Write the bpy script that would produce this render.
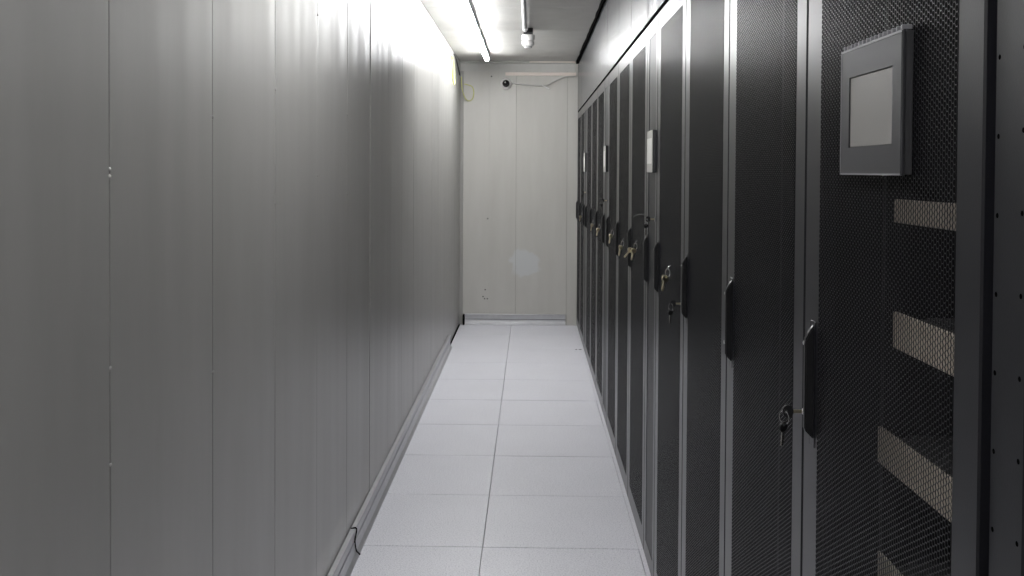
import bpy, bmesh, math, random
from mathutils import Matrix, Vector, Euler

random.seed(7)
for o in list(bpy.data.objects):
    bpy.data.objects.remove(o, do_unlink=True)
S = bpy.context.scene
COL = S.collection
R = math.radians

# ------------------------------------------------------------------ camera
F_PX, CAM_H = 969.0, 1.45
cam_d = bpy.data.cameras.new('camera')
cam = bpy.data.objects.new('camera', cam_d)
COL.objects.link(cam)
S.camera = cam
cam_d.sensor_width = 36.0
cam_d.sensor_fit = 'HORIZONTAL'
cam_d.lens = F_PX / 1024 * 36
cam_d.clip_start = 0.02
YAW, PITCH, ROLL = 0.0196, 0.020, 0.0055
rot = Matrix.Rotation(YAW, 3, 'Z') @ Matrix.Rotation(math.pi / 2 - PITCH, 3, 'X') @ Matrix.Rotation(ROLL, 3, 'Z')
cam.matrix_world = Matrix.Translation((0, 0, CAM_H)) @ rot.to_4x4()
d = rot.transposed() @ Vector((0, 1, 0))          # corridor direction in camera space
cam_d.shift_x = (512 + F_PX * d.x / -d.z - 531) / 1024
cam_d.shift_y = (171 - (288 - F_PX * d.y / -d.z)) / 1024

# ------------------------------------------------------------------ world and exposure
w = bpy.data.worlds.new('world')
S.world = w
w.use_nodes = True
w.node_tree.nodes['Background'].inputs[0].default_value = (0.02, 0.02, 0.02, 1)
w.node_tree.nodes['Background'].inputs[1].default_value = 1.0
S.view_settings.view_transform = 'Standard'
S.view_settings.look = 'None'
S.view_settings.gamma = 1.0
S.view_settings.use_curve_mapping = False
S.view_settings.exposure = 0.18
TUBE_POWER = 100.0
TUBE_SPANS = [(-0.60, 0.88), (1.80, 3.30), (5.36, 6.88), (6.98, 8.47)]

# ------------------------------------------------------------------ dimensions
XL, XR, XB = -0.670, 0.432, 1.60       # left wall, rack fronts, wall behind racks
Y0, Y1 = -2.0, 9.10                    # wall behind the camera, end wall
HC = 2.474                             # ceiling
ZR = 1.995                             # rack tops
N0 = 1.532                             # first rack boundary

# ------------------------------------------------------------------ materials
MATS = {}


def new_mat(name):
    m = bpy.data.materials.new(name)
    m.use_nodes = True
    MATS[name] = m
    nt = m.node_tree
    return m, nt, nt.nodes['Principled BSDF']


def tex_coord(nt, scale=(1, 1, 1), kind='Object'):
    tc = nt.nodes.new('ShaderNodeTexCoord')
    mp = nt.nodes.new('ShaderNodeMapping')
    mp.inputs['Scale'].default_value = scale
    nt.links.new(tc.outputs[kind], mp.inputs[0])
    return mp.outputs[0]


def geo_pos(nt, scale=(1, 1, 1), loc=(0, 0, 0)):
    g = nt.nodes.new('ShaderNodeNewGeometry')
    mp = nt.nodes.new('ShaderNodeMapping')
    mp.inputs['Scale'].default_value = scale
    mp.inputs['Location'].default_value = loc
    nt.links.new(g.outputs['Position'], mp.inputs[0])
    return mp.outputs[0]


def noise(nt, vec, scale, detail=3, rough=0.5):
    n = nt.nodes.new('ShaderNodeTexNoise')
    n.inputs['Scale'].default_value = scale
    n.inputs['Detail'].default_value = detail
    n.inputs['Roughness'].default_value = rough
    nt.links.new(vec, n.inputs['Vector'])
    return n.outputs['Fac']


def ramp(nt, fac, stops):
    r = nt.nodes.new('ShaderNodeValToRGB')
    el = r.color_ramp.elements
    while len(el) < len(stops):
        el.new(0.5)
    for e, (p, c) in zip(el, stops):
        e.position = p
        e.color = (*c, 1)
    nt.links.new(fac, r.inputs[0])
    return r.outputs[0]


def simple(name, col, rough=0.5, metal=0.0, var=0.08, nscale=12, bump=0.0, spec=0.5):
    m, nt, b = new_mat(name)
    f = noise(nt, tex_coord(nt), nscale, 4)
    lo = tuple(c * (1 - var) for c in col)
    hi = tuple(min(1, c * (1 + var)) for c in col)
    nt.links.new(ramp(nt, f, [(0.3, lo), (0.7, hi)]), b.inputs['Base Color'])
    b.inputs['Roughness'].default_value = rough
    b.inputs['Metallic'].default_value = metal
    b.inputs['Specular IOR Level'].default_value = spec
    if bump:
        bp = nt.nodes.new('ShaderNodeBump')
        bp.inputs['Strength'].default_value = bump
        bp.inputs['Distance'].default_value = 0.002
        nt.links.new(noise(nt, tex_coord(nt), 400, 2), bp.inputs['Height'])
        nt.links.new(bp.outputs[0], b.inputs['Normal'])
    return m


def wall_mat(name, c1, c2, rough, wav_scale, wav_dist, spec=0.5, stain=None):
    """coated steel sandwich panel: faint vertical dirt and long vertical buckles"""
    m, nt, b = new_mat(name)
    f = noise(nt, geo_pos(nt, (3, 3, 0.5)), 2.2, 5, 0.6)
    colr = ramp(nt, f, [(0.3, c1), (0.7, c2)])
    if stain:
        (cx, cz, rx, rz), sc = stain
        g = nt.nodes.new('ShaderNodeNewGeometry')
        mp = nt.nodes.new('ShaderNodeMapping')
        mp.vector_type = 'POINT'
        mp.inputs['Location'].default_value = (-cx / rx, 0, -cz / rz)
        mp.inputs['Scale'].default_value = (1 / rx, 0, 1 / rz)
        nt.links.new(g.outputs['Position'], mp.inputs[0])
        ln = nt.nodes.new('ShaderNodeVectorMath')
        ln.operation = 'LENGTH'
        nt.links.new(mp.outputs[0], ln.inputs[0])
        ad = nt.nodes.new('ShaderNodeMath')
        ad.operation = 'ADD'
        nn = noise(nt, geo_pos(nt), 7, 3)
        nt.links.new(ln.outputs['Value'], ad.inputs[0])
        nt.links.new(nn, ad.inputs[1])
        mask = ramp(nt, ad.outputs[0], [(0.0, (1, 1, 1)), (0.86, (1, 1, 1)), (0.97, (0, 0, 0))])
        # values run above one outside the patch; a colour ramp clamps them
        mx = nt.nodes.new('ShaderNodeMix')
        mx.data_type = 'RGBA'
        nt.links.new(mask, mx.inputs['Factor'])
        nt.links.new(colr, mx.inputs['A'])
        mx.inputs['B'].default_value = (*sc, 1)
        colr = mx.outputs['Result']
    nt.links.new(colr, b.inputs['Base Color'])
    b.inputs['Roughness'].default_value = rough
    b.inputs['Specular IOR Level'].default_value = spec
    if wav_dist:
        bp = nt.nodes.new('ShaderNodeBump')
        bp.inputs['Strength'].default_value = 1.0
        bp.inputs['Distance'].default_value = wav_dist
        h = noise(nt, geo_pos(nt, (1, 1, 0.07)), wav_scale, 1.5, 0.45)
        nt.links.new(h, bp.inputs['Height'])
        nt.links.new(bp.outputs[0], b.inputs['Normal'])
    return m


wall_mat('wall_panel', (0.345, 0.34, 0.322), (0.39, 0.385, 0.367), 0.33, 3.8, 0.012, spec=0.55)
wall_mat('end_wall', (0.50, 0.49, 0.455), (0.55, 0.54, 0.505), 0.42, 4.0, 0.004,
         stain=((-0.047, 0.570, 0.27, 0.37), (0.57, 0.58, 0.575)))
wall_mat('ceiling_panel', (0.50, 0.495, 0.47), (0.56, 0.555, 0.53), 0.42, 4.0, 0.003)
wall_mat('bulkhead', (0.026, 0.026, 0.030), (0.040, 0.040, 0.045), 0.27, 8.0, 0.008, spec=0.65)
simple('joint', (0.13, 0.115, 0.085), 0.8)
simple('rack_black', (0.010, 0.010, 0.0125), 0.29, 0.0, 0.06, 30, bump=0.03, spec=0.5)
simple('rack_mesh', (0.013, 0.013, 0.015), 0.29, 0.0, 0.05, 30, spec=0.42)
simple('rack_inside', (0.010, 0.010, 0.011), 0.6)
simple('rack_solid', (0.010, 0.010, 0.012), 0.42, 0.0, 0.06, 20, spec=0.35)
simple('handle_black', (0.012, 0.012, 0.013), 0.35, 0.0, 0.05, 30, spec=0.5)
simple('chrome', (0.80, 0.80, 0.80), 0.15, 1.0, 0.02)
simple('brass', (0.78, 0.70, 0.52), 0.28, 1.0, 0.05, 60)
simple('key_steel', (0.70, 0.68, 0.62), 0.25, 1.0, 0.05, 60)
simple('key_plastic', (0.012, 0.012, 0.013), 0.4)
simple('beige_metal', (0.33, 0.29, 0.245), 0.5, 0.0, 0.06, 20)
simple('panel_grey', (0.022, 0.022, 0.025), 0.42, 0.0, 0.04, 30)
simple('panel_dark', (0.03, 0.03, 0.032), 0.5)
simple('panel_edge', (0.17, 0.17, 0.18), 0.4)
simple('screen_off', (0.21, 0.205, 0.195), 0.22, 0.0, 0.02, 3)  # screen is off; grey of the reflected left wall put into its colour
simple('display_body', (0.50, 0.49, 0.46), 0.45, 0.0, 0.03)
simple('display_white', (0.78, 0.77, 0.73), 0.35, 0.0, 0.02, 3)
simple('aluminium', (0.58, 0.58, 0.60), 0.33, 0.6, 0.04, 25)
simple('alu_groove', (0.16, 0.16, 0.17), 0.5)
simple('foam_black', (0.006, 0.006, 0.006), 0.95, spec=0.0)
simple('white_plastic', (0.80, 0.79, 0.77), 0.4, 0.0, 0.02)
simple('grey_plastic', (0.50, 0.50, 0.50), 0.45, 0.0, 0.03)
simple('cream_plastic', (0.78, 0.70, 0.64), 0.45, 0.0, 0.04)
simple('black_gloss', (0.006, 0.006, 0.007), 0.08)
simple('wire_green', (0.60, 0.60, 0.20), 0.4)
simple('wire_grey', (0.55, 0.54, 0.52), 0.45)
simple('wire_black', (0.02, 0.02, 0.02), 0.45)
simple('scuff', (0.05, 0.05, 0.05), 0.8)
simple('concrete', (0.25, 0.25, 0.25), 0.9)
simple('hole_black', (0.003, 0.003, 0.003), 0.9, spec=0.0)

# speckled antistatic vinyl tile
m, nt, b = new_mat('tile')
v = geo_pos(nt)
f1 = noise(nt, v, 170, 2, 0.7)
f2 = noise(nt, v, 3.0, 4, 0.6)
c1 = ramp(nt, f1, [(0.34, (0.56, 0.56, 0.61)), (0.47, (0.75, 0.75, 0.80)), (0.62, (0.83, 0.83, 0.875))])
c2 = ramp(nt, f2, [(0.25, (0.95, 0.95, 0.95)), (0.75, (1, 1, 1))])
mx = nt.nodes.new('ShaderNodeMix')
mx.data_type = 'RGBA'
mx.blend_type = 'MULTIPLY'
mx.inputs['Factor'].default_value = 1
nt.links.new(c1, mx.inputs['A'])
nt.links.new(c2, mx.inputs['B'])
nt.links.new(mx.outputs['Result'], b.inputs['Base Color'])
b.inputs['Roughness'].default_value = 0.42
b.inputs['Specular IOR Level'].default_value = 0.4

m, nt, b = new_mat('tube_light')
b.inputs['Base Color'].default_value = (0.9, 0.9, 0.9, 1)
b.inputs['Emission Color'].default_value = (0.985, 0.99, 1.0, 1)
b.inputs['Emission Strength'].default_value = TUBE_POWER


# ------------------------------------------------------------------ helpers
def bm_box(bm, lo, hi, bevel=0.0, seg=1):
    x0, y0, z0 = lo
    x1, y1, z1 = hi
    vs = [bm.verts.new(p) for p in ((x0, y0, z0), (x1, y0, z0), (x1, y1, z0), (x0, y1, z0),
                                    (x0, y0, z1), (x1, y0, z1), (x1, y1, z1), (x0, y1, z1))]
    fs = [bm.faces.new([vs[i] for i in q]) for q in ((3, 2, 1, 0), (4, 5, 6, 7), (0, 1, 5, 4),
                                                     (1, 2, 6, 5), (2, 3, 7, 6), (3, 0, 4, 7))]
    if bevel:
        es = list({e for f in fs for e in f.edges})
        bmesh.ops.bevel(bm, geom=es, offset=bevel, segments=seg, affect='EDGES', profile=0.5)
    return fs


def bm_prism(bm, pts, axis, a, b):
    """closed profile pts (u, v) extruded along axis from a to b"""
    def P(u, v, t):
        return {'x': (t, u, v), 'y': (u, t, v), 'z': (u, v, t)}[axis]
    lo = [bm.verts.new(P(u, v, a)) for u, v in pts]
    hi = [bm.verts.new(P(u, v, b)) for u, v in pts]
    n = len(pts)
    for i in range(n):
        j = (i + 1) % n
        bm.faces.new((lo[i], lo[j], hi[j], hi[i]))
    bm.faces.new(lo[::-1])
    bm.faces.new(hi)
    bmesh.ops.recalc_face_normals(bm, faces=bm.faces)


def bm_lathe(bm, prof, seg=24, origin=(0, 0, 0), axis='z'):
    """profile of (radius, height) revolved about axis"""
    ox, oy, oz = origin
    rings = []
    for r, h in prof:
        ring = []
        for k in range(seg):
            a = 2 * math.pi * k / seg
            c, s = r * math.cos(a), r * math.sin(a)
            p = {'z': (c, s, h), 'y': (c, h, s), 'x': (h, c, s)}[axis]
            ring.append(bm.verts.new((ox + p[0], oy + p[1], oz + p[2])))
        rings.append(ring)
    for A, B in zip(rings, rings[1:]):
        for k in range(seg):
            bm.faces.new((A[k], A[(k + 1) % seg], B[(k + 1) % seg], B[k]))
    bm.faces.new(rings[0][::-1])
    bm.faces.new(rings[-1])
    bmesh.ops.recalc_face_normals(bm, faces=bm.faces)


def smooth_path(pts, n=8):
    P = [Vector(p) for p in pts]
    P = [P[0] * 2 - P[1]] + P + [P[-1] * 2 - P[-2]]
    out = []
    for i in range(1, len(P) - 2):
        for k in range(n):
            t = k / n
            a, b_, c, e = P[i - 1], P[i], P[i + 1], P[i + 2]
            out.append(0.5 * (2 * b_ + (c - a) * t + (2 * a - 5 * b_ + 4 * c - e) * t * t + (3 * b_ - a - 3 * c + e) * t ** 3))
    out.append(P[-2])
    return out


def bm_tube(bm, pts, r, seg=8, closed=False):
    P = [Vector(p) for p in pts]
    rings = []
    n = len(P)
    up = Vector((0, 0, 1))
    prev = None
    for i in range(n):
        if closed:
            t = P[(i + 1) % n] - P[i - 1]
        else:
            t = P[min(i + 1, n - 1)] - P[max(i - 1, 0)]
        t.normalize()
        if prev is None:
            u = t.cross(up)
            if u.length < 1e-3:
                u = t.cross(Vector((1, 0, 0)))
        else:
            u = prev - t * prev.dot(t)
        u.normalize()
        prev = u
        v_ = t.cross(u)
        rings.append([bm.verts.new(P[i] + (u * math.cos(2 * math.pi * k / seg) + v_ * math.sin(2 * math.pi * k / seg)) * r) for k in range(seg)])
    m_ = n if closed else n - 1
    for i in range(m_):
        A, B = rings[i], rings[(i + 1) % n]
        for k in range(seg):
            bm.faces.new((A[k], A[(k + 1) % seg], B[(k + 1) % seg], B[k]))
    if not closed:
        bm.faces.new(rings[0][::-1])
        bm.faces.new(rings[-1])
    bmesh.ops.recalc_face_normals(bm, faces=bm.faces)


def mesh_of(bm, name, mat, smooth=False):
    me = bpy.data.meshes.new(name)
    if smooth:
        for f in bm.faces:
            f.smooth = True
    bm.to_mesh(me)
    bm.free()
    me.materials.append(MATS[mat])
    if smooth:
        try:
            me.set_sharp_from_angle(angle=R(40))
        except Exception:
            pass
    return me


def put(name, me, parent=None, loc=(0, 0, 0), rot=(0, 0, 0)):
    o = bpy.data.objects.new(name, me)
    COL.objects.link(o)
    o.location = loc
    o.rotation_euler = rot
    if parent is not None:
        o.parent = parent
    return o


def tag(o, label, cat, group=None):
    o['label'] = label
    o['category'] = cat
    if group:
        o['group'] = group
    return o


def thing(name, label, cat, loc=(0, 0, 0), group=None):
    return tag(put(name, None, None, loc), label, cat, group)


def struct(o, label=None):
    o['kind'] = 'structure'
    if label:
        o['label'] = label
    return o


def boxes(name, mat, lst, bevel=0.0, smooth=False, seg=1):
    bm = bmesh.new()
    for lo, hi in lst:
        bm_box(bm, lo, hi, bevel, seg)
    return mesh_of(bm, name, mat, smooth)


# ------------------------------------------------------------------ floor
JX, JY = -0.178, 3.704                   # one tile joint crossing
floor = struct(put('floor', boxes('floor', 'concrete', [((XL - 0.06, Y0, -0.10), (XB, Y1 + 0.06, -0.033))])),
               'raised floor of speckled pale grey antistatic tiles')
G = 0.0024
tile_me = boxes('tile', 'tile', [((0.0012, G, -0.033), (0.6 - 0.0012, 0.6 - G, 0))], 0.0008)
tile_cut = boxes('tile_cut', 'tile', [((G + 0.6 - 0.492, G, -0.033), (0.6 - 0.0012, 0.6 - G, 0))], 0.0008)
tile_end = boxes('tile_end', 'tile', [((G, G, -0.033), (0.6 - G, 0.30 - G, 0))], 0.0012)
ny0 = int(math.floor((Y0 - JY) / 0.6)) + 1
for j in range(ny0, 9):
    for i in range(-1, 3):
        me = tile_cut if i == -1 else tile_me
        dx = random.uniform(-0.0008, 0.0008)
        dz = random.uniform(-0.0006, 0.0)
        put('tile', me, floor, (JX + 0.6 * i + dx * (i == 0), JY + 0.6 * j + random.uniform(-0.0006, 0.0006), dz))

# ------------------------------------------------------------------ left wall
wall_l = struct(put('wall_left', boxes('wall_left', 'joint', [((XL - 0.06, Y0, -0.033), (XL - 0.004, Y1 + 0.06, HC + 0.04))])),
                'long left wall of grey coated steel panels')
PJ = 1.528
GAP = 0.0014
pan_me = boxes('wall_panel', 'wall_panel', [((-0.045, GAP, 0.0), (0, 0.5 - GAP, HC - 0.002))], 0.0022, seg=2)
for k in range(-7, 15):
    y = PJ + 0.5 * k
    put('panel', pan_me, wall_l, (XL + random.uniform(-0.0012, 0.0004), y, 0.0005))
last = PJ + 7.5
put('panel', boxes('wall_panel_end', 'wall_panel', [((-0.045, GAP, 0.0), (0, Y1 - last, HC - 0.002))], 0.0022), wall_l, (XL, last, 0.0005))
# rivets along the joints
bm = bmesh.new()
bm_lathe(bm, [(0.0045, 0), (0.0042, 0.0012), (0.003, 0.0022), (0.0012, 0.0026)], 10, axis='x')
riv_me = mesh_of(bm, 'rivet', 'wall_panel', True)
for yy, zz in ((1.528, 1.448), (1.528, 1.437), (1.528, 1.13), (1.528, 0.975), (2.028, 1.56), (2.028, 1.02), (2.528, 1.92),
               (2.528, 1.66), (2.528, 1.36), (3.028, 1.935), (3.028, 1.43), (3.528, 1.65), (3.528, 1.36)):
    put('rivet', riv_me, wall_l, (XL - 0.0002, yy, zz))

# ------------------------------------------------------------------ end wall, front wall, right wall
wall_b = struct(put('wall_back', boxes('wall_back', 'joint', [((XL - 0.06, Y1 + 0.004, -0.033), (XB + 0.06, Y1 + 0.06, HC + 0.04))])),
                'pale cream panelled end wall')
edges = [XL + 0.001, -0.642, -0.394, -0.140, 0.338, 0.838, 1.338, XB]
for a, c in zip(edges, edges[1:]):
    put('panel', boxes('end_panel', 'end_wall', [((0.0008 if a > -0.2 or a < -0.65 else 0.0001, 0, 0.001), (c - a - (0.0008 if c > -0.2 else 0.0001), 0.03, HC - 0.002))], 0.0012 if c > -0.2 else 0.0006),
        wall_b, (a, Y1 + random.uniform(-0.0004, 0.0004), 0))
# specks low on the end wall
bm = bmesh.new()
bm_lathe(bm, [(0.007, 0), (0.006, -0.0012), (0.002, -0.0016)], 8, axis='y')
speck_me = mesh_of(bm, 'screw_head', 'scuff', True)
for px, pz in ((-0.425, 0.33), (-0.43, 0.245), (-0.405, 0.245), (-0.445, 0.265), (-0.375, 2.335), (-0.405, 1.0)):
    put('screw_head', speck_me, wall_b, (px, Y1 - 0.0002, pz))
struct(put('wall_front', boxes('wall_front', 'wall_panel', [((XL - 0.06, Y0 - 0.06, -0.033), (XB + 0.06, Y0 - 0.002, HC + 0.04))])),
       'grey panelled wall closing the corridor')
struct(put('wall_right', boxes('wall_right', 'wall_panel', [((XB + 0.002, Y0, -0.033), (XB + 0.06, Y1, HC + 0.04))])),
       'wall behind the server racks')

# ------------------------------------------------------------------ ceiling
ceil = struct(put('ceiling', boxes('ceiling', 'joint', [((XL - 0.06, Y0, HC + 0.006), (XB, Y1 + 0.06, HC + 0.06))])),
              'grey panelled ceiling')
cp_me = boxes('ceiling_panel', 'ceiling_panel', [((XL, 0.0006, 0), (XB - 0.002, 0.5 - 0.0006, 0.03))], 0.0015)
y = Y1 - 0.002
k = 0
while y > Y0 + 0.01:
    h = min(0.5, y - Y0)
    if h < 0.5:
        me = boxes('ceiling_panel_cut', 'ceiling_panel', [((XL, 0.0006, 0), (XB - 0.002, h - 0.0006, 0.03))], 0.0015)
    else:
        me = cp_me
    put('panel', me, ceil, (0, y - h, HC + random.uniform(0, 0.0006)))
    y -= h

# ------------------------------------------------------------------ panels above the racks
wall_u = struct(put('wall_right_upper', boxes('wall_right_upper', 'foam_black',
                [((XR + 0.02, Y0 + 0.3, ZR + 0.015), (XR + 0.04, Y1 - 0.003, HC - 0.004))])),
                'row of dark glossy filler panels above the racks')
ub = [Y0 + 0.3, -0.868, -0.268, 0.332, 0.932, 1.532, 2.132, 2.732, 3.332, 3.632, 4.232, 4.832, 5.58, 6.332, 6.932, 7.58, 8.432, Y1 - 0.003]
for a, c in zip(ub, ub[1:]):
    put('panel', boxes('upper_panel', 'bulkhead', [((0, a + 0.0012, ZR + 0.014), (0.018, c - 0.0012, HC - 0.030))], 0.0015),
        wall_u, (XR + random.uniform(0, 0.0012), 0, 0))
# crumpled black foam strip between those panels and the ceiling
bm = bmesh.new()
pr = None
yy = Y0 + 0.3
while yy < 9.05:
    ww = 0.004 + 0.010 * random.random() + (0.0 if yy < 8.1 else -0.006)
    dd = random.uniform(-0.004, 0.004)
    ring = [bm.verts.new(p) for p in ((XR - 0.017 + dd, yy, HC - 0.001), (XR - 0.016 + dd, yy, HC - 0.028 - ww),
                                     (XR + 0.019, yy, HC - 0.029), (XR + 0.019, yy, HC - 0.001))]
    if pr:
        for q in range(4):
            bm.faces.new((pr[q], pr[(q + 1) % 4], ring[(q + 1) % 4], ring[q]))
    else:
        bm.faces.new(ring)
    pr = ring
    yy += 0.17
bm.faces.new(pr[::-1])
bmesh.ops.recalc_face_normals(bm, faces=bm.faces)
struct(put('trim_1', mesh_of(bm, 'foam_strip', 'foam_black')), 'crumpled black foam strip along ceiling edge')
# black gasket between racks and upper panels
struct(put('trim_2', boxes('gasket', 'foam_black', [((XR + 0.004, 0.0, ZR + 0.002), (XR + 0.019, Y1 - 0.004, ZR + 0.0125))])),
       'black gasket line on top of the racks')
# angle trim at the top of the end wall
bm = bmesh.new()
bm_prism(bm, [(Y1 - 0.0015, HC - 0.090), (Y1 - 0.006, HC - 0.090), (Y1 - 0.010, HC - 0.060), (Y1 - 0.014, HC - 0.020),
              (Y1 - 0.040, HC - 0.012), (Y1 - 0.040, HC - 0.001), (Y1 - 0.0015, HC - 0.001)], 'x', XL + 0.003, XR - 0.024)
struct(put('trim_3', mesh_of(bm, 'corner_angle', 'ceiling_panel')), 'angle profile between end wall and ceiling')

# cream sealing strip under the ceiling and cove in the far left corner
struct(put('trim_7', boxes('sealing_strip', 'cream_plastic', [((-0.02, Y1 - 0.0455, HC - 0.013), (XR - 0.025, Y1 - 0.0405, HC - 0.002))])),
       'cream sealing strip between end wall and ceiling')
bm = bmesh.new()
bm_prism(bm, [(XL + 0.0012, Y1 - 0.0015), (XL + 0.0012, Y1 - 0.034), (XL + 0.012, Y1 - 0.020), (XL + 0.030, Y1 - 0.006), (XL + 0.034, Y1 - 0.0015)], 'z', 0.012, HC - 0.092)
struct(put('trim_8', mesh_of(bm, 'corner_cove', 'wall_panel')), 'grey cove profile in the corner beside the end wall')

# ------------------------------------------------------------------ skirting
bt = 0.103
prof = [(0.0, 0.0), (0.032, 0.0), (0.032, 0.006), (0.020, 0.016), (0.015, 0.040), (0.0145, 0.050), (0.010, 0.051),
        (0.010, 0.056), (0.0135, 0.057), (0.011, 0.095), (0.020, 0.0965), (0.020, bt - 0.002), (0.018, bt), (0.0, bt)]


def skirting_left(name, a, c, label):
    bm = bmesh.new()
    bm_prism(bm, [(XL + 0.0012 + u, v_ + 0.0005) for u, v_ in prof], 'y', a, c)
    o = struct(put(name, mesh_of(bm, 'skirting', 'aluminium')), label)
    put('groove', boxes('groove', 'alu_groove', [((XL + 0.0105, a + 0.001, 0.0512), (XL + 0.0117, c - 0.001, 0.0558))]), o)
    return o


skirting_left('baseboard_left', Y0 + 0.01, 3.60, 'aluminium skirting along the left wall')
skirting_left('baseboard_left', 3.606, 7.90, 'aluminium skirting along the left wall, length that stops short of the end wall')
# black joint clip
bm = bmesh.new()
pts = [(XL + 0.0016, 3.600, bt + 0.001), (XL + 0.0225, 3.602, bt), (XL + 0.0165, 3.602, 0.055), (XL + 0.022, 3.603, 0.02), (XL + 0.036, 3.604, 0.004)]
bm_tube(bm, smooth_path(pts, 4), 0.0032, 6)
struct(put('trim_4', mesh_of(bm, 'joint_clip', 'foam_black', True)), 'dark joint between two skirting lengths')
# open dark gap where the skirting is missing
struct(put('trim_5', boxes('floor_gap', 'foam_black', [((XL + 0.0015, 7.92, 0.0004), (XL + 0.012, Y1 - 0.05, 0.010))], 0.001)),
       'dark sealant line at the foot of the wall')
bm = bmesh.new()
bm_prism(bm, [(Y1 - 0.0012 - u, v_ + 0.0005) for u, v_ in prof], 'x', -0.615, 0.332)
bb = struct(put('baseboard_back', mesh_of(bm, 'skirting_back', 'aluminium')), 'aluminium skirting on the end wall')
put('groove', boxes('groove_back', 'alu_groove', [((-0.614, Y1 - 0.0122, 0.0512), (0.331, Y1 - 0.0105, 0.0558))]), bb)
struct(put('trim_6', boxes('corner_block', 'foam_black', [((-0.634, Y1 - 0.040, 0.0005), (-0.6165, Y1 - 0.0012, 0.100))], 0.003)),
       'black corner end of the skirting')

# ------------------------------------------------------------------ perforated sheet shared by all rack doors
YA, YB, ZA, ZB = -0.240, 0.224, 0.098, 1.928      # opening in the door frame (local y, z)


def perforated_sheet():
    p = 0.0074
    cs = p * math.sqrt(3) / 2
    nc = int((YB - YA) / cs)
    nr = int((ZB - ZA) / p)
    t = 0.0008
    rc = p / math.sqrt(3)
    verts, faces, idx = [], [], {}

    def vid(x, yv, zv):
        k_ = (round(x * 1e6), round(yv * 2e5), round(zv * 2e5))
        i_ = idx.get(k_)
        if i_ is None:
            i_ = idx[k_] = len(verts)
            verts.append((x, yv, zv))
        return i_
    y_off = YA + ((YB - YA) - (nc - 1) * cs) / 2
    z_off = ZA + ((ZB - ZA) - (nr - 0.5) * p) / 2
    A = [math.pi / 3 * q for q in range(6)]
    outc = [(rc * math.cos(a), rc * math.sin(a)) for a in A]
    inc = [(0.885 * rc * math.cos(a), 0.885 * rc * math.sin(a)) for a in A]
    for c in range(nc):
        cy = y_off + c * cs
        for r in range(nr):
            cz = z_off + r * p + (p / 2 if c & 1 else 0)
            o_ = [vid(0, cy + u, cz + v_) for u, v_ in outc]
            n0 = len(verts)
            for u, v_ in inc:
                verts.append((0, cy + u, cz + v_))
            for u, v_ in inc:
                verts.append((t, cy + u, cz + v_))
            for q in range(6):
                q1 = (q + 1) % 6
                faces.append((o_[q], n0 + q, n0 + q1, o_[q1]))
                faces.append((n0 + q1, n0 + q, n0 + 6 + q, n0 + 6 + q1))
    me = bpy.data.meshes.new('perforated_sheet')
    me.from_pydata(verts, [], faces)
    me.materials.append(MATS['rack_mesh'])
    return me


sheet_me = perforated_sheet()

# ------------------------------------------------------------------ server racks
RW = 0.298
DT = 0.024
body_me = boxes('rack_body', 'rack_inside', [((0.030, -RW, 0.012), (0.98, -RW + 0.004, ZR)), ((0.030, RW - 0.004, 0.012), (0.98, RW, ZR)),
                                              ((0.976, -RW, 0.012), (0.98, RW, ZR)), ((0.030, -RW, ZR - 0.004), (0.98, RW, ZR)),
                                              ((0.030, -RW, 0.012), (0.98, RW, 0.020))])
front_me = boxes('front_frame', 'rack_black', [((0.0265, -RW, 0.014), (0.0295, -RW + 0.035, ZR - 0.001)), ((0.0265, RW - 0.035, 0.014), (0.0295, RW, ZR - 0.001)),
                                                ((0.0265, -RW, ZR - 0.04), (0.0295, RW, ZR - 0.001)), ((0.0265, -RW, 0.014), (0.0295, RW, 0.06))])
plinth_me = boxes('plinth', 'handle_black', [((0.012, -RW + 0.002, 0.0), (0.96, RW - 0.002, 0.0118))])
rail_me = boxes('mounting_rail', 'rack_inside', [((0.100, -0.242, 0.03), (0.120, -0.226, ZR - 0.02)), ])
rail2_me = boxes('mounting_rail2', 'rack_inside', [((0.100, 0.226, 0.03), (0.120, 0.242, ZR - 0.02)), ])
DW = 0.2965
bm = bmesh.new()
# one door frame with an opening: outer tray with folded edge
def ring_frame(bm, y0, y1, z0, z1, ya, yb, za, zb, x0, x1, bev=0.0022):
    def loop(x, a, b_, c, e):
        return [bm.verts.new((x, a, c)), bm.verts.new((x, b_, c)), bm.verts.new((x, b_, e)), bm.verts.new((x, a, e))]
    L = [loop(x1, y0, y1, z0, z1), loop(x0 + bev, y0, y1, z0, z1), loop(x0, y0 + bev, y1 - bev, z0 + bev, z1 - bev),
         loop(x0, ya, yb, za, zb), loop(x1, ya, yb, za, zb)]
    for A_, B_ in zip(L, L[1:] + L[:1]):
        for q in range(4):
            bm.faces.new((A_[q], A_[(q + 1) % 4], B_[(q + 1) % 4], B_[q]))
    bmesh.ops.recalc_face_normals(bm, faces=bm.faces)
ring_frame(bm, -DW, DW, 0.022, ZR - 0.003, YA, YB, ZA, ZB, 0.0, DT)
frame_me = mesh_of(bm, 'door_frame', 'rack_black')
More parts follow.
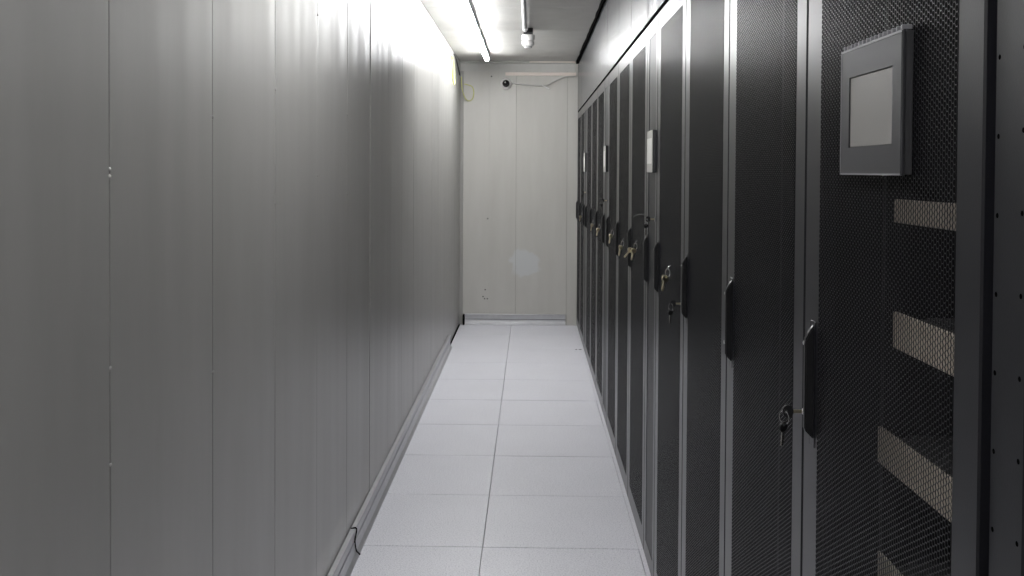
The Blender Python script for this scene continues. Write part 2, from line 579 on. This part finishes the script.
# swing handle: long trapezoid boss with sloping ends
bm = bmesh.new()
hp = [(-0.0005, 1.044), (-0.007, 1.051), (-0.0145, 1.059), (-0.0145, 1.196), (-0.008, 1.210), (-0.0005, 1.219)]
bm_prism(bm, hp, 'y', 0.240, 0.253)
bmesh.ops.bevel(bm, geom=list(bm.edges), offset=0.002, segments=2, affect='EDGES')
handle_me = mesh_of(bm, 'handle', 'handle_black', True)
hplate_me = boxes('handle_plate', 'rack_black', [((-0.0010, 0.237, 1.032), (-0.0003, 0.262, 1.224))], 0.0008)
bm = bmesh.new()
bm_lathe(bm, [(0.0034, -0.0140), (0.0034, -0.0158), (0.0026, -0.0164)], 12, (0, 0.2465, 1.191), 'x')
pin_me = mesh_of(bm, 'handle_pin', 'chrome', True)
bm = bmesh.new()
bm_lathe(bm, [(0.0046, -0.0140), (0.0046, -0.0160), (0.0040, -0.0165)], 14, (0, 0.2465, 1.086), 'x')
lock_me = mesh_of(bm, 'lock_cylinder', 'chrome', True)

RACKS = [  # centre boundary offset (near edge), label
    (0.932, 'black server rack whose mesh door carries the large touch panel'),
    (1.532, 'black mesh-door server rack directly next to the touch panel rack'),
    (2.132, 'black mesh-door rack with dark keys in its handle, second past the touch panel rack'),
    (2.732, 'black mesh-door server rack just before the first slim cooling unit from the touch panel'),
    (3.632, 'black mesh-door server rack just past the first slim cooling unit from the touch panel'),
    (4.232, 'black mesh-door server rack in the middle of the three between first and second cooling units'),
    (4.832, 'black mesh-door server rack just before the second slim cooling unit from the touch panel'),
    (5.732, 'black mesh-door server rack just past the second slim cooling unit from the touch panel'),
    (6.332, 'black mesh-door server rack in the middle of the three between second and third cooling units'),
    (6.932, 'black mesh-door server rack just before the third slim cooling unit from the touch panel'),
    (7.832, 'black mesh-door server rack between the third slim cooling unit and the last rack'),
    (8.432, 'last black mesh-door server rack, standing against the end wall'),
]
rack_roots = []
for ya, lab in RACKS:
    t = thing('server_rack', lab, 'server rack', (XR, ya + 0.3, 0), 'black server racks in a row')
    put('body', body_me, t)
    put('front_frame', front_me, t)
    put('plinth', plinth_me, t)
    put('mounting_rail', rail_me, t)
    put('mounting_rail', rail2_me, t)
    dr = put('door', frame_me, t)
    sh = put('mesh_panel', sheet_me, dr, (-0.0006, 0, 0))
    sh['kind'] = 'stuff'
    put('handle_plate', hplate_me, dr, (0, 0, -0.0065 * max(0, ya + 0.6 - 2.8)))
    put('handle', handle_me, dr, (0, 0, -0.0065 * max(0, ya + 0.6 - 2.8)))
    put('handle_pin', pin_me, dr, (0, 0, -0.0065 * max(0, ya + 0.6 - 2.8)))
    put('lock_cylinder', lock_me, dr, (0, 0, -0.0065 * max(0, ya + 0.6 - 2.8)))
    rack_roots.append(t)

# ------------------------------------------------------------------ slim cooling units between the racks
CW = 0.148
cb_me = boxes('cooler_body', 'rack_inside', [((0.026, -CW, 0.012), (0.98, CW, ZR))])
cpl_me = boxes('cooler_plinth', 'handle_black', [((0.012, -CW + 0.002, 0.0), (0.96, CW - 0.002, 0.0118))])
bm = bmesh.new()
ring_frame(bm, -CW + 0.001, CW - 0.001, 0.022, ZR - 0.003, -0.105, 0.090, 0.085, 1.935, 0.0, 0.024)
cf_me = mesh_of(bm, 'cooler_frame', 'rack_black')
cpan_me = boxes('cooler_panel', 'rack_solid', [((0.0018, -0.1045, 0.0855), (0.023, 0.0895, 1.9345))])
bm = bmesh.new()
bm_prism(bm, hp, 'y', 0.102, 0.115)
bmesh.ops.bevel(bm, geom=list(bm.edges), offset=0.002, segments=2, affect='EDGES')
ch_me = mesh_of(bm, 'cooler_handle', 'handle_black', True)
chp_me = boxes('cooler_handle_plate', 'rack_black', [((-0.0010, 0.098, 1.032), (-0.0003, 0.122, 1.224))], 0.0008)
bm = bmesh.new()
bm_lathe(bm, [(0.0034, -0.0140), (0.0034, -0.0158), (0.0026, -0.0164)], 12, (0, 0.1085, 1.191), 'x')
cpin_me = mesh_of(bm, 'cooler_handle_pin', 'chrome', True)
bm = bmesh.new()
bm_lathe(bm, [(0.009, -0.0003), (0.009, -0.004), (0.007, -0.005)], 14, (0, -0.126, 1.286), 'x')
clk_me = mesh_of(bm, 'cooler_lock', 'chrome', True)
disp_me = boxes('display', 'panel_dark', [((-0.012, -0.122, 1.447), (-0.0004, 0.028, 1.595))], 0.001)
dface_me = boxes('display_face', 'display_body', [((-0.0140, -0.1215, 1.4475), (-0.0122, 0.0275, 1.5945))], 0.0006)
dscr_me = boxes('display_screen', 'display_white', [((-0.0150, -0.112, 1.478), (-0.0142, 0.018, 1.567))])
COOL = [(3.332, 'slim black cooling unit with white wall display, first one from the touch panel rack'),
        (5.432, 'slim black cooling unit with white wall display, middle one of the three'),
        (7.532, 'slim black cooling unit with white wall display, the one closest to the end wall')]
for ya, lab in COOL:
    t = thing('cooling_unit', lab.replace('white wall display', 'small white display'), 'cooling unit', (XR, ya + 0.15, 0), 'slim cooling units between racks')
    put('body', cb_me, t)
    put('plinth', cpl_me, t)
    fr = put('door', cf_me, t)
    put('door_panel', cpan_me, fr)
    put('handle_plate', chp_me, fr, (0, 0, -0.0065 * (ya + 0.3 - 2.8)))
    put('handle', ch_me, fr, (0, 0, -0.0065 * (ya + 0.3 - 2.8)))
    put('handle_pin', cpin_me, fr, (0, 0, -0.0065 * (ya + 0.3 - 2.8)))
    put('lock_cylinder', clk_me, fr)
    di = put('display', disp_me, t)
    put('display_face', dface_me, di)
    put('screen', dscr_me, di)

# ------------------------------------------------------------------ plain cabinet at the near end of the row
t = thing('end_cabinet', 'plain black metal cabinet with screw holes beside the touch panel rack', 'cabinet', (XR, 0.928, 0))
put('body', boxes('end_body', 'rack_inside', [((0.050, -0.59, 0.012), (0.98, -0.002, ZR))]), t)
put('plinth', boxes('end_plinth', 'handle_black', [((0.014, -0.588, 0.0), (0.96, -0.005, 0.0118))]), t)
put('door_panel', boxes('end_panel', 'rack_solid', [((0.020, -0.53, 0.02), (0.049, -0.069, ZR - 0.004))], 0.002), t)
holes = []
for side, (lo_, hi_, cols) in enumerate([(-0.066, -0.002, (-0.0100, -0.0560)), (-0.589, -0.534, (-0.580, -0.543))]):
    st = put('front_strip', boxes('front_strip', 'rack_black', [((0.006, lo_, 0.014), (0.049, hi_, ZR - 0.003))], 0.002), t)
    bm = bmesh.new()
    bm_lathe(bm, [(0.0026, 0.0064), (0.0026, 0.0059), (0.0022, 0.00585)], 10, axis='x')
    hm = mesh_of(bm, 'screw_hole', 'hole_black')
    for ci, cy in enumerate(cols):
        zz = 0.075 + 0.004 * ci
        while zz < ZR - 0.03:
            put('screw_hole', hm, st, (0, cy, zz))
            zz += 0.0742

# ------------------------------------------------------------------ equipment panels behind the first door
PN = [(1.379, 1.4125, 1.402, 'topmost'), (1.199, 1.251, 1.400, 'second from top'), (1.017, 1.071, 1.455, 'third from top'), (0.830, 0.884, 1.452, 'lowest')]
for z0, z1, yb, wd in PN:
    t = thing('equipment_panel', 'beige metal equipment front behind the mesh under the touch panel, %s of four' % wd, 'equipment',
              (XR + 0.09, 1.0, z0), 'beige equipment fronts in the rack')
    put('front_plate', boxes('front_plate', 'beige_metal', [((0, -0.008, 0), (0.006, yb - 1.0, z1 - z0))], 0.001), t)
    put('case', boxes('case', 'rack_inside', [((0.031, 0.012, 0.003), (0.5, yb - 1.04, z1 - z0 - 0.003)), ((0.0062, 0.02, 0.004), (0.031, yb - 1.05, z1 - z0 - 0.004))]), t)

# ------------------------------------------------------------------ touch panel on the first door
TY0, TY1, TZ0, TZ1 = 1.102, 1.314, 1.447, 1.612
t = thing('touch_panel', 'grey rectangular touch panel with pale screen mounted on mesh rack door', 'touch panel', (XR - 0.0012, (TY0 + TY1) / 2, TZ0))
hw, hh = (TY1 - TY0) / 2, TZ1 - TZ0
put('housing', boxes('housing', 'panel_dark', [((-0.0100, -hw + 0.001, 0.001), (0, hw - 0.001, hh - 0.001))], 0.001), t)
bm = bmesh.new()
SY0, SY1, SZ0, SZ1 = 1.131 - 1.209, 1.283 - 1.209, 0.036, 0.127
ring_frame(bm, -hw, hw, 0, hh, SY0, SY1, SZ0, SZ1, -0.0142, -0.0102, 0.0016)
bz = put('bezel', mesh_of(bm, 'bezel', 'panel_grey'), t)
put('bezel_edge', boxes('bezel_edge', 'panel_edge', [((-0.0150, -hw, hh - 0.003), (-0.0143, hw, hh - 0.0005)), ((-0.0148, -hw, 0.0005), (-0.0143, hw, 0.0025)),
                                               ((-0.0148, hw - 0.002, 0.0030), (-0.0143, hw, hh - 0.0035))]), bz)
put('screen', boxes('screen', 'screen_off', [((-0.0125, SY0 + 0.0006, SZ0 + 0.0006), (-0.0103, SY1 - 0.0006, SZ1 - 0.0006))]), t)
tooth_me = boxes('top_tooth', 'panel_edge', [((-0.013, -0.0019, 0), (-0.001, 0.0019, 0.0058))], 0.0006)  # small pale tooth, repeated in a row along the top edge
for k in range(15):
    put('top_tooth', tooth_me, t, (0, -hw + 0.006 + k * (2 * hw - 0.012) / 14, hh + 0.0002))

# ------------------------------------------------------------------ keys
bm = bmesh.new()      # blade hanging down from origin
bm_box(bm, (-0.0009, -0.0028, -0.038), (0.0009, 0.0028, -0.012), 0.0004)
for q, dz in enumerate((-0.034, -0.029, -0.024, -0.019)):
    bm_box(bm, (-0.0008, 0.0024, dz), (0.0008, 0.0038 + 0.0006 * (q % 2), dz + 0.0025))
blade_b = mesh_of(bm, 'key_blade', 'brass')
blade_s = blade_b.copy()
blade_s.materials[0] = MATS['key_steel']
bm = bmesh.new()      # bow: flattened round head with an eye
N = 16
ro, ri = 0.0098, 0.0028
ev = []
for x in (-0.0014, 0.0014):
    ev.append(([bm.verts.new((x, ro * math.cos(2 * math.pi * k / N), -0.007 + 0.85 * ro * math.sin(2 * math.pi * k / N))) for k in range(N)],
               [bm.verts.new((x, ri * math.cos(2 * math.pi * k / N), -0.003 + ri * math.sin(2 * math.pi * k / N))) for k in range(N)]))
for k in range(N):
    k1 = (k + 1) % N
    (a0, i0), (a1, i1) = ev
    bm.faces.new((a0[k], a0[k1], i0[k1], i0[k]))
    bm.faces.new((a1[k1], a1[k], i1[k], i1[k1]))
    bm.faces.new((a0[k1], a0[k], a1[k], a1[k1]))
    bm.faces.new((i0[k], i0[k1], i1[k1], i1[k]))
bmesh.ops.recalc_face_normals(bm, faces=bm.faces)
bow_p = mesh_of(bm, 'key_head', 'key_plastic')
stub_me = boxes('key_stub', 'brass', [((-0.0009, -0.0026, -0.028), (0.0009, 0.0026, -0.0145))], 0.0004)
bow_b = bow_p.copy()
bow_b.materials[0] = MATS['brass']
bow_s = bow_p.copy()
bow_s.materials[0] = MATS['key_steel']
bm = bmesh.new()
bm_tube(bm, [(0.0, 0.010 * math.cos(2 * math.pi * k / 20), 0.010 * math.sin(2 * math.pi * k / 20)) for k in range(20)], 0.0009, 6, True)
ring_me = mesh_of(bm, 'key_ring', 'chrome', True)
bm = bmesh.new()
bm_tube(bm, smooth_path([(-0.0002, 0, 0.001), (-0.002, 0, 0.001), (-0.006, 0, -0.002), (-0.006, 0, -0.007), (-0.003, 0, -0.009)], 4), 0.0011, 6)
hook_me = mesh_of(bm, 'hook', 'chrome', True)


def add_key(t, bow, blade, loc, rot):
    kb = put('key', blade, t, loc, rot)
    put('key_head', bow, kb)
    return kb


def hanging_keys(yw, zw, label, n=2, kind='brass', size=1.0):
    t = thing('key_bunch', label, 'keys', (XR - 0.0014, yw, zw), 'key bunches on the rack doors')
    t.scale = (size,) * 3
    bow, blade = (bow_b, blade_b) if kind == 'brass' else (bow_p, blade_b)
    put('hook', hook_me, t)
    put('key_ring', ring_me, t, (-0.007, 0, -0.016), (0, 0, R(25)))
    for q in range(n):
        add_key(t, bow, blade, (-0.0125 - 0.003 * q, (q - (n - 1) / 2) * 0.008, -0.0235), (R(-16 + 28 * q), R(3 * q), R(-55 + 75 * q)))
    return t


def lock_keys(yw, zw, label, xf, plastic=True, second='brass'):
    """one key pushed into a lock (pointing into the door), a ring and a second key hanging from its bow"""
    t = thing('key_bunch', label, 'keys', (xf, yw, zw), 'key bunches on the rack doors')
    bow = bow_p if plastic else bow_b
    # the inserted key: blade along +x
    k1 = put('key', stub_me, t, (-0.0282, 0, 0), Matrix(((0, 0, -1), (-1, 0, 0), (0, 1, 0))).to_euler())
    put('key_head', bow, k1)
    put('key_ring', ring_me, t, (-0.0265, 0, -0.0095), (0, 0, R(30)))
    add_key(t, bow, blade_s, (-0.0275, 0.001, -0.0175), (R(6), R(8), R(-50)))
    return t


lock_keys(1.232 + 0.2465, 1.086, 'black-headed keys in the handle of the touch panel rack', XR - 0.0170)
lock_keys(2.432 + 0.2465, 1.086, 'dark-headed keys in the handle of the second rack past the touch panel rack', XR - 0.0170)
for yw, zw, nk, lab in [
    (2.98, 1.160, 2, 'bright brass keys hanging on the mesh before the first slim cooling unit'),
    (3.90, 1.170, 3, 'largest brass key bunch hanging on the mesh just past the first cooling unit'),
    (4.45, 1.140, 2, 'brass keys hanging on mesh of the middle rack between first and second cooling units'),
    (5.00, 1.155, 2, 'brass keys hanging on the mesh just before the second cooling unit'),
    (5.96, 1.130, 2, 'brass keys hanging on the mesh just past the second cooling unit'),
    (6.54, 1.125, 2, 'brass keys hanging on mesh of the middle rack between second and third cooling units'),
    (8.05, 1.110, 2, 'brass keys hanging on the rack between third cooling unit and last rack'),
]:
    hanging_keys(yw, zw, lab, nk, size=1.25)
for i, ((ya, _), lab) in enumerate(zip(COOL, ['first', 'middle', 'last'])):
    t = lock_keys(ya + 0.024, 1.286, 'dark-headed keys in the lock of the %s cooling unit from the touch panel' % lab, XR - 0.0056)
    if i < 2:
        bm = bmesh.new()
        bm_tube(bm, smooth_path([(-0.003, 0.64, -0.022), (-0.012, 0.48, -0.010), (-0.02, 0.28, 0.004), (-0.022, 0.12, 0.010), (-0.026, 0.012, 0.006)], 6), 0.0012, 6)
        put('cord', mesh_of(bm, 'key_cord', 'wire_black', True), t)

# ------------------------------------------------------------------ tube lights
LX = -0.390
tube_labels = ['fluorescent tube light on the ceiling over the plain end cabinet',
               'fluorescent tube light on the ceiling, single one halfway along the corridor',
               'fluorescent tube light on ceiling, ending level with the detector',
               'fluorescent tube light on ceiling, last of the line by the end wall']
for (ya, yb), lab in zip(TUBE_SPANS, tube_labels):
    t = thing('tube_light', lab, 'ceiling light', (LX, ya, HC - 0.001), 'fluorescent tubes in a line on the ceiling')
    L = yb - ya
    bm = bmesh.new()
    bm_prism(bm, [(-0.026, 0), (-0.022, -0.022), (0.022, -0.022), (0.026, 0)], 'y', 0.01, L - 0.01)
    put('batten', mesh_of(bm, 'batten', 'grey_plastic'), t)
    for e in (0.0, L - 0.018):
        put('lamp_holder', boxes('lamp_holder', 'white_plastic', [((-0.012, e, -0.060), (0.012, e + 0.018, -0.0005))], 0.003, seg=2), t)
    # opaque aluminium back over the top, glowing diffuser below and at the sides
    for nm, mt, a0, a1, rr in (('tube', 'tube_light', 172, 368, 0.0195), ('tube_back', 'aluminium', 8, 172, 0.0198)):
        n_ = 16
        pr_ = [(rr * math.cos(R(a0 + (a1 - a0) * q / n_)), rr * math.sin(R(a0 + (a1 - a0) * q / n_)) - 0.048) for q in range(n_ + 1)]
        bm = bmesh.new()
        bm_prism(bm, pr_, 'y', 0.0185, L - 0.0185)
        put(nm, mesh_of(bm, nm, mt, True), t)

# ------------------------------------------------------------------ ceiling conduit and detector
CX = -0.048
t = thing('conduit', 'grey plastic conduit pipe running along the ceiling to the detector', 'pipe', (CX, 6.9, HC))
bm = bmesh.new()
bm_lathe(bm, [(0.0145, Y0 + 0.1 - 6.9), (0.0145, 0.04)], 16, (0, 0, -0.019), 'y')
put('pipe', mesh_of(bm, 'pipe', 'grey_plastic', True), t)
for yy in (-0.10, -1.3, -2.5, -3.7, -4.9):
    put('pipe_clip', boxes('pipe_clip', 'white_plastic', [((-0.019, yy, -0.037), (0.019, yy + 0.016, -0.0006))], 0.003), t)
t = thing('detector', 'white stepped ceiling detector at the end of the conduit', 'detector', (CX + 0.022, 7.0, HC))
put('bracket', boxes('bracket', 'panel_dark', [((-0.034, -0.050, -0.045), (0.034, 0.030, -0.001))], 0.003), t)
bm = bmesh.new()
bm_lathe(bm, [(0.044, -0.0455), (0.049, -0.050), (0.049, -0.078), (0.045, -0.083), (0.036, -0.085), (0.036, -0.0895)], 28)
bs = put('base', mesh_of(bm, 'detector_base', 'white_plastic', True), t)
bm = bmesh.new()
bm_lathe(bm, [(0.036, -0.090), (0.044, -0.094), (0.045, -0.112), (0.040, -0.122), (0.034, -0.125)], 28)
put('head', mesh_of(bm, 'detector_head', 'white_plastic', True), t)
bm = bmesh.new()
bm_lathe(bm, [(0.026, -0.1252), (0.026, -0.138), (0.020, -0.141)], 20)
put('sensor_cap', mesh_of(bm, 'sensor_cap', 'grey_plastic', True), t)

# ------------------------------------------------------------------ dome camera
t = thing('security_camera', 'small round white security camera with black lens on end wall', 'camera', (-0.238, Y1 - 0.001, 2.266))
bm = bmesh.new()
bm_lathe(bm, [(0.053, 0), (0.053, -0.012), (0.048, -0.026), (0.040, -0.034), (0.035, -0.030)], 32, axis='y')
put('housing', mesh_of(bm, 'camera_housing', 'white_plastic', True), t)
bm = bmesh.new()
bm_lathe(bm, [(0.034 * math.cos(a), -0.031 - 0.034 * math.sin(a)) for a in [R(q) for q in (0, 15, 30, 45, 60, 75, 87)]], 28, axis='y')
dm = put('lens_dome', mesh_of(bm, 'lens_dome', 'black_gloss', True), t)
bm = bmesh.new()
bm_lathe(bm, [(0.008, -0.060), (0.008, -0.0665), (0.005, -0.067)], 16, (-0.006, 0, 0.008), 'y')
put('lens', mesh_of(bm, 'lens', 'wire_grey', True), dm)

# ------------------------------------------------------------------ cables and duct on the end wall
tag(put('cable_duct', boxes('cable_duct', 'cream_plastic', [((-0.245, Y1 - 0.018, 2.342), (XR - 0.014, Y1 - 0.0012, 2.372))], 0.002)),
    'cream plastic cable duct near the top of the end wall', 'cable duct')
yw = Y1 - 0.012
bm = bmesh.new()
bm_tube(bm, smooth_path([(-0.19, yw, 2.272), (-0.10, yw - 0.004, 2.262), (0.0, yw - 0.008, 2.252), (0.10, yw - 0.012, 2.248), (0.16, yw - 0.014, 2.262), (0.23, yw - 0.016, 2.30),
                         (0.31, yw - 0.014, 2.332), (0.41, yw - 0.014, 2.336)], 8), 0.0055, 8)
cb = thing('camera_cable', 'loose grey cable sagging across the end wall beside the security camera', 'cable', (0, 0, 0))
put('cable', mesh_of(bm, 'camera_cable', 'wire_grey', True), cb)
bm = bmesh.new()
bm_tube(bm, smooth_path([(0.10, yw - 0.013, 2.250), (0.13, yw - 0.016, 2.235), (0.165, yw - 0.012, 2.218)], 5), 0.006, 8)
put('connector', mesh_of(bm, 'connector', 'white_plastic', True), cb)


def wire(name, pts, r, mat, label, cat='cable'):
    bm = bmesh.new()
    bm_tube(bm, smooth_path(pts, 8), r, 8)
    return tag(put(name, mesh_of(bm, name, mat, True)), label, cat)


xw = XL + 0.008
wire('earth_wire', [(xw, 8.02, 2.40), (xw + 0.006, 8.0, 2.30), (xw + 0.01, 8.04, 2.21), (xw + 0.012, 8.13, 2.17), (xw + 0.010, 8.20, 2.23), (xw + 0.006, 8.19, 2.32), (xw, 8.15, 2.40)], 0.0045, 'wire_green',
     'yellow-green earth wire looping down the left wall below the lamps')
wire('earth_wire', [(XL + 0.02, 8.98, 2.32), (XL + 0.025, 9.0, 2.22), (XL + 0.045, 9.05, 2.14), (XL + 0.075, 9.085, 2.105), (XL + 0.115, 9.088, 2.12), (XL + 0.13, 9.088, 2.18), (XL + 0.115, 9.088, 2.235), (XL + 0.07, 9.087, 2.255), (XL + 0.04, 9.07, 2.26)],
     0.0045, 'wire_green', 'yellow-green earth wire curled in the corner beside the end wall')
wire('lamp_cable', [(xw - 0.001, 8.30, HC - 0.03), (xw, 8.5, 2.43), (xw, 8.72, 2.385), (xw + 0.002, 8.93, 2.33)], 0.006, 'wire_black',
     'short black cable slanting down the left wall towards the corner')
# floor scuffs beside the racks
for x, yv, l, lab in ((0.376, 7.86, 0.03, 'small black scuff on floor beside the racks, shorter one'), (0.408, 7.86, 0.05, 'small black scuff on floor beside the racks, longer one')):
    bm = bmesh.new()
    bm_lathe(bm, [(0.5, 0.0), (0.45, 0.0008), (0.2, 0.001)], 12)
    for v in bm.verts:
        v.co.x *= l * 0.55
        v.co.y *= 0.03
    o = tag(put('scuff_mark', mesh_of(bm, 'scuff_mark', 'scuff', True), None, (x, yv, 0.0002)), lab, 'scuff')
